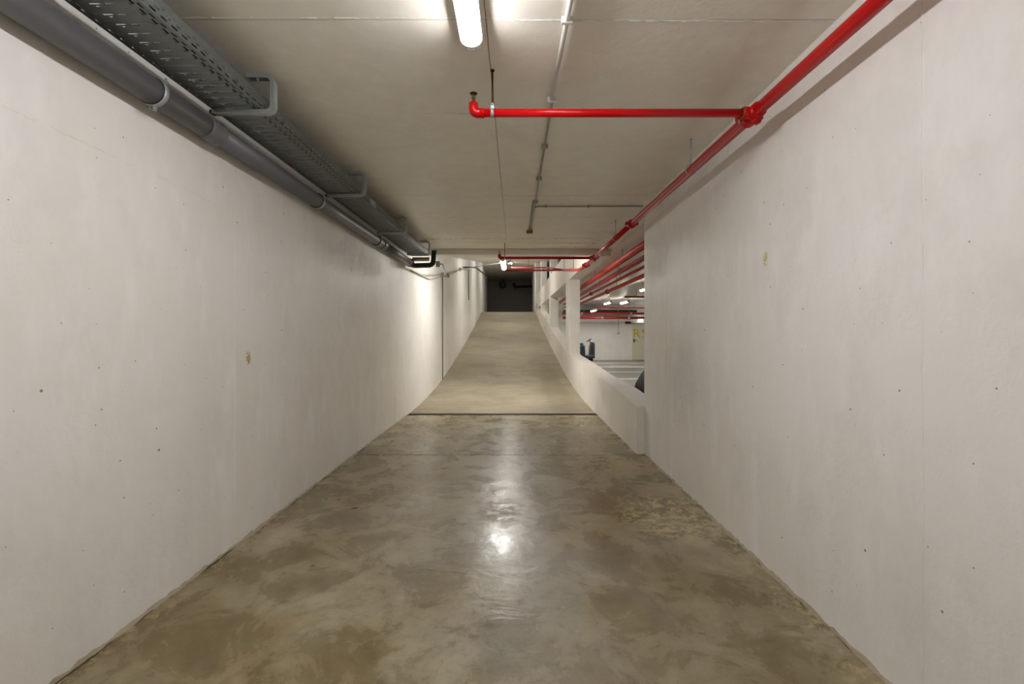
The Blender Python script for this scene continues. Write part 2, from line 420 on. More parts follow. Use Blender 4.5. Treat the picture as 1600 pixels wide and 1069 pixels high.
# paint ridge along one joint, and rough lines near the end of the ceiling
def wavy(p0, p1, w0, h, axis_h, n=60, wob=.004, seed=1, gap=0):
    r = random.Random(seed); mb = MB(); p0 = Vector(p0); p1 = Vector(p1); d = (p1-p0); L = d.length; d.normalize()
    nrm = Vector(axis_h); sd = d.cross(nrm); prev = None; off = 0
    for i in range(n+1):
        off = off*.8+r.uniform(-wob, wob); w_ = w0*r.uniform(.4, 1.5)
        c = p0+d*L*i/n+sd*off
        vs = [mb.bm.verts.new(c-sd*w_/2), mb.bm.verts.new(c+nrm*h*r.uniform(.5, 1.2)), mb.bm.verts.new(c+sd*w_/2)]
        if prev and r.random() > gap:
            mb.bm.faces.new((prev[0], prev[1], vs[1], vs[0])); mb.bm.faces.new((prev[1], prev[2], vs[2], vs[1]))
        prev = vs
    return mb
wavy((-1.9, 2.165, CEIL), (-.1, 2.165, CEIL), .010, .004, (0,0,-1), 90, .002, 3, .35).build('paint_ridge', 'ceiling', ce)
wavy((-.1, 2.18, CEIL), (1.5, 2.19, CEIL), .012, .006, (0,0,-1), 90, .002, 4, .02).build('paint_ridge', 'white_plastic', ce)
wavy((-1.5, 7.25, CEIL), (1.2, 7.22, CEIL), .03, .010, (0,0,-1), 120, .014, 5, .2).build('rough_seam', 'ceiling', ce)
wavy((.4, 7.62, CEIL), (1.35, 7.60, CEIL), .05, .012, (0,0,-1), 60, .02, 6, .3).build('rough_seam', 'ceiling', ce)
wavy((-1.2, 5.93, CEIL), (1.3, 5.92, CEIL), .010, .004, (0,0,-1), 120, .003, 8, .3).build('rough_seam', 'ceiling', ce)
wavy((-1.3, 3.115, CEIL), (1.4, 3.12, CEIL), .008, .003, (0,0,-1), 120, .002, 9, .4).build('paint_ridge', 'ceiling', ce)
struct('trim_1', MB().box((-2.0, 8.13, 2.845), (1.47, 8.30, 2.99)).bevel(.006), 'ceiling')
struct('ceiling_ramp', strip_wall([8.302, 28.6], lambda d: XL(d)-.2, lambda d: XR(d)+.35, slopez, lambda d: slopez(d)+.3), 'ceiling')
gc = struct('ceiling_garage', MB().box((1.76, -2, CEIL), (16, 24.6, CEIL+.3)), 'ceiling')
struct('trim_2', MB().box((1.76, 8.30, CEIL-.02), (1.80, 24, CEIL+.02)), 'ceiling')
# garage shell
struct('wall_garage_back', MB().box((1.6, 24.2, 0), (16, 24.5, 3.1)), 'wall')
struct('wall_garage_side', MB().box((15.7, -2, 0), (16, 24.5, 3.1)), 'wall')
struct('wall_garage_near', MB().box((1.8, -2.3, 0), (16, -2, 3.1)), 'wall')

# wall joints: thin proud seams left by the formwork
for d, z1 in ((3.08, 2.28), (3.72, 2.95), (6.93, 2.95), (9.9, 3.1), (.5, 2.28)):
    wavy((-1.90, d, 0), (-1.90, d, z1), .009, .0025, (1,0,0), 60, .0008, int(d*10)).build('joint_seam', 'wall', left)
wavy((-1.90, .2, 2.315), (-1.90, 3.1, 2.27), .012, .0022, (1,0,0), 160, .003, 31, .12).build('pour_seam', 'wall', left)
wavy((-1.90, 3.1, 2.27), (-1.90, 6.9, 2.30), .010, .002, (1,0,0), 160, .003, 32, .4).build('pour_seam', 'wall', left)
for d in (1.72, 4.62):
    wavy((1.54, d, 0), (1.54, d, CEIL), .011, .003, (-1,0,0), 70, .001, int(d*10)).build('joint_seam', 'wall', right)
# mortar crumbs and dirt at the foot of the walls
def foot(x0, x1, d0, d1, sgn, seed, mat, wid, h):
    r = random.Random(seed); mb = MB(); n = int((d1-d0)/.035); prev = None; ww = wid
    for i in range(n+1):
        d = d0+(d1-d0)*i/n; ww = max(.002, ww*.7+wid*.3*r.uniform(-.6, 2.6)); X = x0+(x1-x0)*i/n
        vs = [mb.bm.verts.new((X, d, h*r.uniform(.6, 1.5))), mb.bm.verts.new((X+sgn*ww*.6, d, h*r.uniform(.3, .8))), mb.bm.verts.new((X+sgn*ww, d, .0005))]
        if prev:
            mb.bm.faces.new((prev[0], prev[1], vs[1], vs[0])); mb.bm.faces.new((prev[1], prev[2], vs[2], vs[1]))
        prev = vs
    return mb
for par, x, sg, e in ((left, -1.9, 1, 7.9), (right, 1.54, -1, 5.43)):
    tag(foot(x, x, -1, e, sg, 11+sg, 'dirt', .009, .004).build('dirt_line', 'dirt', par), kind='stuff')
    tag(foot(x, x, -1, e, sg, 21+sg, 'mortar', .010, .018).build('mortar_edge', 'mortar', par), kind='stuff')

# ------------------------------------------------------------------ trench drain
dr = thing('drain_grate', (-.22, 8.08, 0), 'long narrow steel grate drain across the foot of the ramp', 'drain')
MB().box((-1.92, 8.0, -.12), (1.47, 8.16, -.09)).build('channel', 'void', dr)
MB().box((-1.90, 8.0, -.09), (1.45, 8.016, .004)).box((-1.90, 8.144, -.09), (1.45, 8.16, .004)).build('frame', 'drain', dr)
mb = MB()
for k in range(150):
    x = -1.89+3.33*k/149; mb.box((x-.0055, 8.016, -.025), (x+.0055, 8.144, .003))
mb.box((-1.89, 8.075, -.022), (1.44, 8.085, .002))
tag(mb.build('grate_bars', 'drain', dr), kind='stuff')

# ------------------------------------------------------------------ lamps
def make_lamp(x, y0, L, z, mat, label, group=None, detail=True):
    t = thing('tube_lamp', (x, y0+L/2, z), label, 'lamp', group)
    h = MB()
    h.prism([(x-.045, z), (x+.045, z), (x+.054, z-.030), (x+.054, z-.058), (x-.054, z-.058), (x-.054, z-.030)], 'y', y0, y0+L)
    h.build('housing', 'lamp_white', t)
    prof = [(x+.046*math.cos(a), z-.0582-.036*math.sin(a)) for a in [PI*k/14 for k in range(15)]]
    MB().prism(prof, 'y', y0+.03, y0+L-.03).build('diffuser', mat, t)
    for ye, s_ in ((y0, 1), (y0+L, -1)):
        prof = [(x+.0545, z-.02)]+[(x+.0545*math.cos(a), z-.052-.046*math.sin(a)) for a in [PI*k/14 for k in range(15)]]+[(x-.0545, z-.02)]
        c = MB().prism(prof, 'y', ye, ye+s_*.028).build('end_cap', 'lamp_white' if detail else 'lamp_white', t)
        if detail:
            MB().tube([(x+.034*math.cos(a), ye+s_*(.034-.026*math.sin(a)), z-.056-.043*math.sin(a)**.5) for a in [PI*k/16 for k in range(17)]], .0035, 6).build('end_ring', 'lamp_grey', c)
    for yy in (y0+L*.25, y0+L*.75):
        for s_ in (-1, 1): MB().box((x+s_*.0545, yy-.012, z-.062), (x+s_*.0575, yy+.012, z-.015)).build('clip', 'galv', t)
    return t
make_lamp(-.215, .99, 1.27, CEIL-.001, 'lamp_a', 'large white tube lamp on the corridor ceiling, cut by the top edge')
make_lamp(-.215, -5.0, 1.27, CEIL-.001, 'lamp_a', 'white tube lamp on the corridor ceiling at its blank end wall')
def slope_lamp(y0, label, drop=.004, mat='lamp_b'):
    z = slopez(y0+.625)-drop
    t = make_lamp(-.25, y0, 1.25, z, mat, label)
    ang = math.atan((slopez(y0+1.25)-slopez(y0))/1.25)
    if mat == 'lamp_b': t.rotation_euler.x = ang
    if drop > .01:
        for q in (-.4, .4): MB().cyl((-.25, y0+.625+q, z-.01), (-.25, y0+.625+q, z+drop+.03), .006, 8).build('hanger_rod', 'galv', t)
    return t
slope_lamp(9.0, 'bright tube lamp end-on just beyond the ceiling edge above the ramp foot', .205, 'lamp_foot')
slope_lamp(15.9, 'second bright tube lamp up the ramp behind the red branch pipes', .09)
slope_lamp(21.5, 'third tube lamp farthest up the ramp under the sloping ceiling')
slope_lamp(27.0, 'added tube lamp at the crest, lighting the space at the ramp top')  # extra lamp, added to brighten the dark space past the crest
GL = [(3.90, 12.8, .13, 'garage tube lamp cut off by the edge of the right wall'),
      (4.08, 19.4, .13, 'garage tube lamp in the middle of the far row'),
      (4.75, 19.1, .13, 'garage tube lamp just right of the middle one'),
      (3.78, 21.2, .38, 'lowest and farthest garage tube lamp, close to the back wall'),
      (8.5, 10, .13, 'garage tube lamp hidden behind the right wall'), (8.5, 18, .13, 'garage tube lamp hidden behind the right wall further back')]
for x, y, drop, lab in GL:
    z = CEIL-drop
    t = make_lamp(x, y, 1.3, z, 'lamp_c', lab, 'garage tube lamps', False)
    for yy in (y+.2, y+1.1): MB().cyl((x, yy, z), (x, yy, CEIL), .006, 8).build('hanger_rod', 'galv', t)
tr = thing('cable_trunking', (2.52, 15, 2.84), 'thin white trunking under the garage ceiling seen between the red pipes', 'trunking')
MB().box((2.50, 12.3, 2.835), (2.56, 17.5, 2.875)).build('trunking_length', 'white_plastic', tr)
for yy in (12.8, 15, 17): MB().cyl((2.53, yy, 2.875), (2.53, yy, CEIL), .006, 8).build('hanger_rod', 'galv', tr)

# ------------------------------------------------------------------ left: grey drain pipe
PX, PZ, PRR = -1.811, 2.655, .065
dp = thing('drain_pipe', (PX, 2.0, PZ-PRR), 'thick grey plastic pipe running along the top of the left wall', 'pipe')
MB().tube([(PX, -4, PZ), (PX, 2.7, PZ)], PRR, 40).build('pipe_length', 'grey_pvc', dp)
MB().tube([(PX, 2.7, PZ), (PX, 6.2, PZ)], PRR-.004, 40).build('pipe_length', 'grey_pvc', dp)
MB().tube([(PX, 6.2, PZ), (PX, 7.85, PZ)], PRR-.004, 40).build('pipe_length', 'grey_pvc', dp)
for d in (2.7, 6.2):
    MB().lathe((PX, d, PZ), (0,1,0), [(-.06,.0655),(-.055,.069),(-.03,.070),(-.02,.068),(.03,.068),(.04,.0715),(.06,.0715),(.065,.062)], 40).build('socket', 'grey_pvc', dp)
MB().lathe((PX, 7.85, PZ), (0,1,0), [(-.05,.062),(-.045,.072),(-.01,.072),(-.005,.064),(.0,.05)], 40).build('end_socket', 'black', dp)
for d in (.6, 2.28, 4.16, 5.94):
    c = MB().lathe((PX, d, PZ), (0,1,0), [(-.014,.064),(-.014,.0705),(-.006,.072),(.006,.072),(.014,.0705),(.014,.064)], 40).build('pipe_clamp', 'galv', dp)
    MB().lathe((PX, d, PZ), (0,1,0), [(-.019,.060),(-.019,.0685),(.019,.0685),(.019,.060)], 40).build('rubber_liner', 'black', c)
    MB().box((PX-.012, d-.011, PZ-.091), (PX-.008, d+.011, PZ-.064)).box((PX+.002, d-.011, PZ-.091), (PX+.006, d+.011, PZ-.064)).cyl((PX-.022, d, PZ-.080), (PX+.016, d, PZ-.080), .0045, 8).build('clamp_screw', 'galv', c)
    MB().box((PX+.049, d-.011, PZ+.046), (PX+.069, d+.011, PZ+.056)).cyl((PX+.062, d, PZ+.041), (PX+.062, d, PZ+.068), .005, 8).build('clamp_screw', 'galv', c)
    MB().cyl((PX-.07, d, PZ), (-1.90, d, PZ), .005, 8).build('wall_stud', 'galv', c)

# ------------------------------------------------------------------ left: perforated cable tray
TX0, TX1, TZ, TH = -1.760, -1.470, 2.749, .082
tray = thing('cable_tray', (-1.615, 4.0, TZ), 'long perforated galvanised cable tray hung beside the grey pipe', 'cable tray')
def sheet(us, vs, holes, f, mb):
    V = {}
    def vert(i, j):
        if (i, j) not in V: V[(i, j)] = mb.bm.verts.new(f(us[i], vs[j]))
        return V[(i, j)]
    for i in range(len(us)-1):
        for j in range(len(vs)-1):
            cu, cv = (us[i]+us[i+1])/2, (vs[j]+vs[j+1])/2
            if any(h[0] < cu < h[1] and h[2] < cv < h[3] for h in holes): continue
            mb.bm.faces.new((vert(i, j), vert(i+1, j), vert(i+1, j+1), vert(i, j+1)))
PITCH = .06
CELLS = 50
def cell_holes_bottom():
    h = []
    W = TX1-TX0
    for k in range(2):                     # slots running along the tray close to its edges
        pass
    h += [(W-.040, W-.031, .002, .034), (W-.022, W-.013, .028, .058), (.016, .022, .004, .032), (.028, .034, .030, .056)]
    h += [(.084, .128, .0250, .0360), (.140, .178, .0255, .0345), (.092, .106, .046, .053)]
    h += [(.060, .066, .010, .015)]
    return h
def tray_section(y0, ncell, parent):
    W = TX1-TX0
    hb = cell_holes_bottom(); mb = MB()
    hs = [(.010, .019, .004, .038), (.028, .036, .030, .056), (.047, .051, .012, .024)]
    for side, (holes, WW) in {'b': (hb, W), 'l': (hs[:1], .046), 'r': (hs, TH)}.items():
        us = sorted({0, WW} | {h[0] for h in holes} | {h[1] for h in holes} | ({.05, W-.05} if side == 'b' else set()))
        v1 = sorted({0, .021, .039} | {h[2] for h in holes} | {h[3] for h in holes})
        vs = [c*PITCH+v for c in range(ncell) for v in v1]+[ncell*PITCH]
        H = [(h[0], h[1], c*PITCH+h[2], c*PITCH+h[3]) for c in range(ncell) for h in holes if c % 9 != 8 or h[3]-h[2] > .02]
        if side == 'b':
            def f(u, v):
                q = v % PITCH; rib = .0045 if (.0249 <= q <= .0361 and .049 < u < W-.049) else 0
                return (TX0+u, y0+v, TZ-rib)
        elif side == 'l': f = lambda u, v: (TX0, y0+v, TZ+u)
        else: f = lambda u, v: (TX1, y0+v, TZ+u)
        # holes sets per cell kept local for speed
        for c in range(ncell):
            vv = [x for x in vs if c*PITCH-1e-6 <= x <= (c+1)*PITCH+1e-6]
            Hc = [h for h in H if c*PITCH-1e-6 <= h[2] < (c+1)*PITCH]
            sheet(us, vv, Hc, f, mb)
    # rolled top flanges
    for x, s_, th in ((TX0, 1, .046), (TX1, -1, TH)):
        mb.box((x-.002, y0, TZ+th-.002), (x+s_*.012, y0+ncell*PITCH, TZ+th+.002))
    return mb.build('tray_section', 'galv_dark', parent)
first = tray_section(-1.30, 50, tray)
sd = first.modifiers.new('thickness', 'SOLIDIFY'); sd.thickness = .0014; sd.offset = 0
for k in (1, 2):
    o = first.copy(); COL.objects.link(o); o.parent = tray; o.location = (0, k*(50*PITCH+.002), 0)
for y in (1.70, 4.70):             # splice plates bolted over the joints
    sp = MB().box((TX1+.001, y-.09, TZ+.012), (TX1+.004, y+.09, TZ+.068)).build('splice_plate', 'galv', tray)
    for q in (-.06, -.03, .03, .06): MB().cyl((TX1+.004, y+q, TZ+.04), (TX1+.009, y+q, TZ+.04), .006, 6).build('bolt', 'galv', sp)
# cables lying in the tray
for i, (cx, cz, r_, mat, lab) in enumerate(((-1.490, .016, .0125, 'cable_black', 'black cable in the cable tray against its corridor side'), (-1.520, .016, .0125, 'cable_black', 'black cable second from the corridor side of the tray'),
        (-1.550, .015, .0125, 'cable_black', 'black cable third from the corridor side of the tray'), (-1.505, .0425, .012, 'cable_black', 'upper black cable lying on the two outermost ones in the tray'),
        (-1.535, .0425, .012, 'cable_black', 'upper black cable lying on the inner ones in the tray'), (-1.638, .010, .006, 'cable_red', 'thin dark red cable lying in the middle of the cable tray'))):
    pts = [(cx+.0008*math.sin(k*1.3+i*2)*(8 if i == 5 else 1), -1.2+8.8*k/30, TZ+cz) for k in range(31)]
    tag(MB().tube(pts, r_, 8).build('cable', mat), lab, 'cable')

def rounded(pts, r, n=6):
    out = [Vector(pts[0])]
    for i in range(1, len(pts)-1):
        a, b, c = Vector(pts[i-1]), Vector(pts[i]), Vector(pts[i+1])
        p0 = b+(a-b).normalized()*r; p2 = b+(c-b).normalized()*r
        for j in range(n+1):
            u = j/n; out.append(p0*(1-u)**2+b*2*u*(1-u)+p2*u*u)
    out.append(Vector(pts[-1])); return out
def make_bracket():
    d = 2.65
    t = thing('tray_bracket', (-1.42, d, 2.716), 'galvanised C bracket carrying the cable tray, first and largest of the four', 'bracket', 'brackets of the cable tray')
    path = rounded([(-1.755, 2.731), (-1.405, 2.731), (-1.405, 2.937), (-1.555, 2.937)], .045)
    MB().ribbon(path, d-.021, d+.021, .006).build('channel_web', 'galv', t)
    for s_ in (-1, 1):
        MB().ribbon(path, d+s_*.021, d+s_*.018, .022).build('channel_flange', 'galv', t)
    MB().ribbon([(p.x, p.y-.0) for p in rounded([(-1.755, 2.726), (-1.400, 2.726), (-1.400, 2.942-.003), (-1.50, 2.942-.003)], .05)], d-.007, d+.007, .006).build('channel_rib', 'galv', t)
    b = MB().lathe((-1.50, d, 2.934), (0,0,-1), [(0,.014),(.003,.014),(.003,.009),(.012,.009),(.012,.005),(.022,.005)], 8).build('bolt', 'galv', t)
    MB().box((-1.768, d-.02, 2.721), (-1.755, d+.02, 2.740)).build('arm_end', 'black', t)
    return t
br = make_bracket()
for k, lab in ((1, 'C bracket of the cable tray, second largest of the four'), (2, 'C bracket of the cable tray, third of the four'), (3, 'farthest C bracket of the cable tray, by the black hose')):
    c = copy_tree(br); c.location.y += 1.6*k; c['label'] = 'galvanised '+lab

# black hose, foil duct and box at the far end of tray
hs = thing('black_hose', (-1.6, 8.0, 2.6), 'black ribbed hose bending up beside the far end of the cable tray', 'hose')
pts = rounded([(-1.81, 7.865, 2.655), (-1.81, 7.98, 2.625), (-1.44, 7.98, 2.635), (-1.42, 7.98, 2.90)], .08, 8)
fine = []
for a, b in zip(pts, pts[1:]):
    L = (b-a).length; n = max(1, int(L/.011)); fine += [a+(b-a)*k/n for k in range(n)]
fine.append(pts[-1])
MB().tube(fine, [.043+(.004 if i % 2 else -.003) for i in range(len(fine))], 18).build('corrugated_tube', 'black', hs)
MB().ring((-1.42, 7.98, 2.89), (0,0,1), .048, .008, 24, 8).build('collar', 'galv', hs)
fd = [Vector((-1.78+.29*k/40, 7.90, 2.725)) for k in range(41)]
tag(MB().tube(fd, [.034+(.0025 if i % 2 else 0) for i in range(41)], 16).build('foil_duct', 'foil'), 'short silver foil sleeve above the black hose', 'duct')
jb = thing('junction_box', (-1.35, 8.02, 2.61), 'pale junction box just right of the black hose', 'electrical box')
MB().box((-1.385, 7.98, 2.61), (-1.325, 8.06, 2.70)).bevel(.006).build('box_body', 'white_plastic', jb)
MB().box((-1.39, 7.972, 2.605), (-1.32, 7.982, 2.705)).bevel(.003).build('lid', 'grey_plastic', jb)
MB().cyl((-1.325, 8.02, 2.66), (-1.29, 8.02, 2.66), .014, 12).build('gland', 'grey_plastic', jb)
rc = thing('ramp_conduit', (-1.6, 12, 2.6), 'thin grey conduit run climbing the left wall over the ramp', 'conduit')
def sl(x, d, dz): return (x, d, slopez(d)-dz)
MB().tube([(-1.285, 8.05, 2.66), (-1.45, 9.5, 2.70), (XL(12)+.04, 12.0, 2.98), (XL(16)+.04, 16.0, 3.68), (XL(20)+.05, 20, 4.2)], .014, 8, True, .2).build('conduit', 'grey_plastic', rc)
MB().tube([(-1.87, 8.12, 2.56), (XL(10)+.04, 10.0, 2.62), (XL(13)+.04, 13.0, 3.08), (XL(16.2)+.06, 16.2, 3.72), (-.35, 16.3, 3.98)], .012, 8, True, .2).build('conduit', 'grey_plastic', rc)
MB().tube([(XL(17)+.05, 17, 3.9), (XL(23)+.05, 23, 4.75), (XL(33)+.05, 33, 5.6)], .025, 8).build('conduit', 'dark_metal', rc)
for d, z in ((12.0, 2.98), (16.0, 3.68), (13, 3.08)):
    MB().box((XL(d), d-.05, z-.05), (XL(d)+.07, d+.05, z+.05)).build('conduit_box', 'grey_plastic', rc)
def wall_cable(d, z0, z1, lab, r=.010):
    x = XL(d)+r+.004
    t = thing('wall_cable', (x, d, z0), lab, 'cable')
    MB().tube([(x, d, z1), (x, d+.01, z1-.6), (x, d-.004, (z0+z1)/2), (x, d+.01, z0+.5), (x, d+.03, z0)], r, 8).build('cable_run', 'cable_black', t)
    for k in range(3):
        z = z0+(z1-z0)*(k+.5)/3; MB().box((x-r-.004, d-.015, z-.006), (x+r+.003, d+.02, z+.006)).build('cable_clip', 'grey_plastic', t)
wall_cable(12.05, rampz(12.05)+.005, 2.96, 'dark cable running down the left wall to the ramp surface')
wall_cable(19.4, 2.85, 4.1, 'short dark cable ending halfway down the left wall further up the ramp', .016)

# ------------------------------------------------------------------ ceiling conduits (middle)
cc = thing('ceiling_conduit', (.23, 4, CEIL-.03), 'slim surface conduit running along the middle of the ceiling with a side branch', 'conduit')
CZ = CEIL-.018
MB().tube([(.262, .9, CZ), (.244, 2.2, CZ), (.230, 2.92, CZ)], .0125, 12).build('white_conduit', 'white_plastic', cc)
MB().tube([(.238, 2.92, CZ+.004), (.221, 6.65, CZ+.004)], .0085, 10).build('conduit', 'grey_plastic', cc)
MB().tube([(.205, 5.2, CZ+.004), (.195, 6.65, CZ+.004)], .0085, 10).build('conduit', 'grey_plastic', cc)
MB().tube([(.222, 5.45, CZ+.004), (.25, 5.36, CZ+.004), (1.50, 5.34, CZ+.004)], .0085, 10, True, .04).build('side_conduit', 'grey_plastic', cc)
for x, d in ((.246, 2.16), (.232, 2.90), (.2335, 3.62), (.229, 4.38), (.226, 5.15), (.212, 6.5)):
    MB().box((x-.028, d-.010, CEIL-.034), (x+.028, d+.010, CEIL-.001)).bevel(.003).build('saddle_clip', 'white_plastic' if d < 3 else 'grey_plastic', cc)
for x in (.36, .86):
    MB().box((x-.010, 5.32, CEIL-.030), (x+.010, 5.37, CEIL-.001)).bevel(.003).build('saddle_clip', 'grey_plastic', cc)
MB().box((.165, 6.63, CEIL-.045), (.255, 6.70, CEIL-.001)).bevel(.005).build('end_box', 'brass', cc)

# ------------------------------------------------------------------ red sprinkler pipework of corridor
def mx(d): return 1.392-.0095*d
MZ = 2.705; MR = .034
sp = thing('sprinkler_pipework', (1.37, 2.6, MZ-MR), 'bright red sprinkler main along the right wall with thin branches across the ceiling', 'pipe')
MB().tube([(mx(-3), -3, MZ), (mx(5.25), 5.25, MZ)], MR, 28).build('main_pipe', 'red', sp)
MB().tube([(mx(5.25), 5.25, MZ), (mx(8.6), 8.6, MZ)], MR-.002, 28).build('main_pipe', 'red', sp)
AX = (-.0095, 1, 0)
def coupling(d, parent=sp, z=MZ, x=None, R=MR, ax=AX, mat='red'):
    x = mx(d) if x is None else x
    c = MB().lathe((x, d, z), ax, [(-.030,R),(-.030,R+.010),(-.022,R+.016),(-.006,R+.013),(.006,R+.013),(.022,R+.016),(.030,R+.010),(.030,R)], 28)
    for s_ in (-1, 1):
        c.box((x+s_*(R+.008), d-.02, z-.014), (x+s_*(R+.038), d+.02, z+.014))
    o = c.build('coupling', mat, parent)
    for s_ in (-1, 1):
        MB().cyl((x+s_*(R+.026), d-.005, z-.032), (x+s_*(R+.026), d-.005, z+.032), .006, 8).lathe((x+s_*(R+.026), d-.005, z+.016), (0,0,1), [(0,.011),(.010,.011)], 6).build('bolt', 'galv', o)
    return o
for d in (2.66, 5.25, 7.55, 8.45): coupling(d)
def tee(d):
    x = mx(d)
    o = MB().lathe((x, d, MZ), AX, [(-.052,MR),(-.05,MR+.010),(.05,MR+.010),(.052,MR)], 28).lathe((x-.02, d, MZ), (-1,0,0), [(0,.034),(.045,.034),(.050,.029)], 24).build('tee_saddle', 'red', sp)
    MB().tube([(x+.02, d+s, MZ-.052) for s in (-.02, .02)], .010, 8).tube([(x, d-.03, MZ-MR), (x-.02, d-.035, MZ-.066)], .008, 8).build('clamp_bolt', 'red', o)
    MB().lathe((x-.068, d, MZ), (-1,0,0), [(0,.029),(.007,.029)], 24).build('brass_collar', 'brass', o)
def branch(d, xe, z=MZ, r=.0225, up=True):
    x = mx(d)
    R = r+.004
    b = MB().tube([(x-.06, d, z), (xe+.045, d, z)], r, 24).build('branch_pipe', 'red', sp)
    MB().tube([(xe+.06, d, z), (xe, d, z), (xe, d, z+.055)], R, 20, True, .035).lathe((xe+.05, d, z), (1,0,0), [(0,R+.002),(.008,R+.003),(.012,r)], 20).build('elbow', 'red', b)
    s_ = MB().lathe((xe, d, z+.055), (0,0,1), [(0,.017),(.008,.013),(.02,.009),(.03,.010),(.035,.006),(.040,.006)], 14)
    s_.tube([(xe-.009, d, z+.082), (xe-.012, d, z+.10), (xe, d, z+.112)], .002, 6).tube([(xe+.009, d, z+.082), (xe+.012, d, z+.10), (xe, d, z+.112)], .002, 6)
    s_.build('sprinkler_head', 'brass', b)
    MB().lathe((xe, d, z+.108), (0,0,1), [(0,.006),(.002,.021),(.004,.022),(.006,.008)], 16).build('deflector', 'bronze', b)
def hanger(x, d, z, R, ztop, ax):
    h = MB().cyl((x, d, z+R+.022), (x, d, ztop), .0055, 8).lathe((x, d, ztop-.006), (0,0,1), [(0,.013),(.006,.013)], 8).build('hanger_rod', 'galv', sp)
    MB().ring((x, d, z+.008), ax, R+.006, .0025, 24, 6).ring((x, d+.008*abs(Vector(ax).y), z+.008), ax, R+.006, .0025, 24, 6).lathe((x, d, z+R+.010), (0,0,1), [(0,.008),(.014,.008)], 6).build('hanger_ring', 'galv', h)
tee(2.60); branch(2.60, -.238)
tee(7.63); branch(7.63, -.262)
def strap(x, d):
    h = MB().cyl((x, d, MZ+.045), (x, d, CEIL), .005, 8).lathe((x, d, CEIL-.006), (0,0,1), [(0,.012),(.006,.012)], 8).build('hanger_rod', 'bronze', sp)
    MB().lathe((x, d, MZ), (1,0,0), [(-.009,.023),(-.009,.0255),(.009,.0255),(.009,.023)], 24).box((x-.009, d-.004, MZ+.022), (x+.009, d+.004, MZ+.05)).lathe((x, d, MZ+.045), (0,0,1), [(0,.010),(.010,.010)], 6).build('pipe_strap', 'galv', h)
strap(-.130, 2.60); strap(-.175, 7.63)
for d in (.9, 3.52, 6.05): hanger(mx(d), d, MZ, MR, CEIL, AX)
# rising continuation over the ramp
pts = [(mx(8.6), 8.6, MZ), (1.285, 9.2, MZ+.02), (1.26, 12.0, 3.10)]
MB().tube(pts, .028, 20, True, .15).build('rising_pipe', 'red_dull', sp)
MB().tube([(1.26, 11.9, 3.09), (1.25, 12.0, 3.10), (-.20, 12.0, 3.085)], .022, 20, True, .05).build('branch_pipe', 'red_dark', sp)
MB().tube([(-.17, 12, 3.085), (-.235, 12, 3.085), (-.235, 12, 3.17)], .026, 16, True, .03).build('elbow', 'red_dark', sp)
MB().tube([(1.26, 12.0, 3.10), (1.20, 17.0, 3.88), (-.16, 17.0, 3.88)], .024, 16, True, .08).build('branch_pipe', 'red_dark', sp)
for x, d, z in ((.75, 12, 3.10), (.2, 12, 3.09)):
    MB().lathe((x, d, z), (1,0,0), [(-.02,.022),(-.02,.031),(.02,.031),(.02,.022)], 16).build('coupling', 'red_dark', sp)
for x, d, z in ((1.278, 10.0, 2.86), (1.262, 11.7, 3.1), (.9, 12, 3.11), (-.12, 12, 3.1), (.5, 17, 3.9)):
    MB().cyl((x, d, z), (x, d, slopez(d)), .006, 8).build('hanger_rod', 'bronze', sp)

# ------------------------------------------------------------------ garage beyond the opening
def gpipe(x, z, r, d0, d1, mat, lab, coup=(), rods=()):
    t = thing('red_pipe', (x, (d0+d1)/2, z-r), lab, 'pipe')
    MB().tube([(x, d0, z), (x, d1, z)], r, 20).build('pipe_length', mat, t)
    for d in coup:
        MB().lathe((x, d, z), (0,1,0), [(-.05,r),(-.05,r+.02),(-.02,r+.028),(.02,r+.028),(.05,r+.02),(.05,r)], 20).build('coupling', 'red_dark', t)
    for d in rods:
        MB().cyl((x, d, z+r), (x, d, CEIL), .008, 8).build('hanger_rod', 'galv', t)
gpipe(1.93, 2.765, .060, 2, 19.5, 'red_dull', 'thick pale red garage pipe nearest the ceiling behind the right wall', (6.3,), (8.2, 11))
gpipe(2.10, 2.67, .045, 2, 19.5, 'red_dark', 'dark red garage pipe just below the thick pale one', (15.5,), (9.3, 14.2))
gpipe(2.42, 2.69, .030, 2, 23, 'red_dull', 'thinner red garage pipe, third from the ceiling beam', (14.5,), (8.5, 10.5, 13))
gpipe(2.72, 2.66, .046, 2, 23, 'red_dull', 'lowest lengthwise red garage pipe with a dark coupling', (13.4,), (9.5, 12.2))
def xpipe(d, z, r, x0, x1, mat, lab, coup=(), rods=()):
    t = thing('red_pipe', ((x0+x1)/2, d, z-r), lab, 'pipe')
    MB().tube([(x0, d, z), (x1, d, z)], r, 16).build('pipe_length', mat, t)
    for x in coup:
        MB().lathe((x, d, z), (1,0,0), [(-.05,r),(-.05,r+.02),(.05,r+.02),(.05,r)], 16).build('coupling', 'galv', t)
    for x in rods:
        MB().cyl((x, d, z+r), (x, d, CEIL), .010, 8).build('hanger_rod', 'galv', t)
xpipe(15.6, 2.68, .030, 3.75, 9, 'red_dark', 'thin red pipe crossing the garage ceiling, nearest of the crossing ones', (), (4.15,))
xpipe(21.5, 2.62, .03, 3.75, 9, 'red_dark', 'thin red crossing pipe behind the garage lamps', (), (5.6,))
xpipe(23.2, 2.43, .055, 2.4, 8.2, 'red_dull', 'upper of the two thick red pipes along the garage back wall', (3.4, 5.9), (3.5, 5.8))
xpipe(23.0, 2.20, .062, 2.4, 8.2, 'red_dark', 'lower thick dark red pipe along the garage back wall', (4.4, 5.75), (2.9, 7.9))
gt = thing('wall_tray', (5, 24.0, 2.5), 'dark green cable tray above the thick red pipes on the garage back wall', 'cable tray')
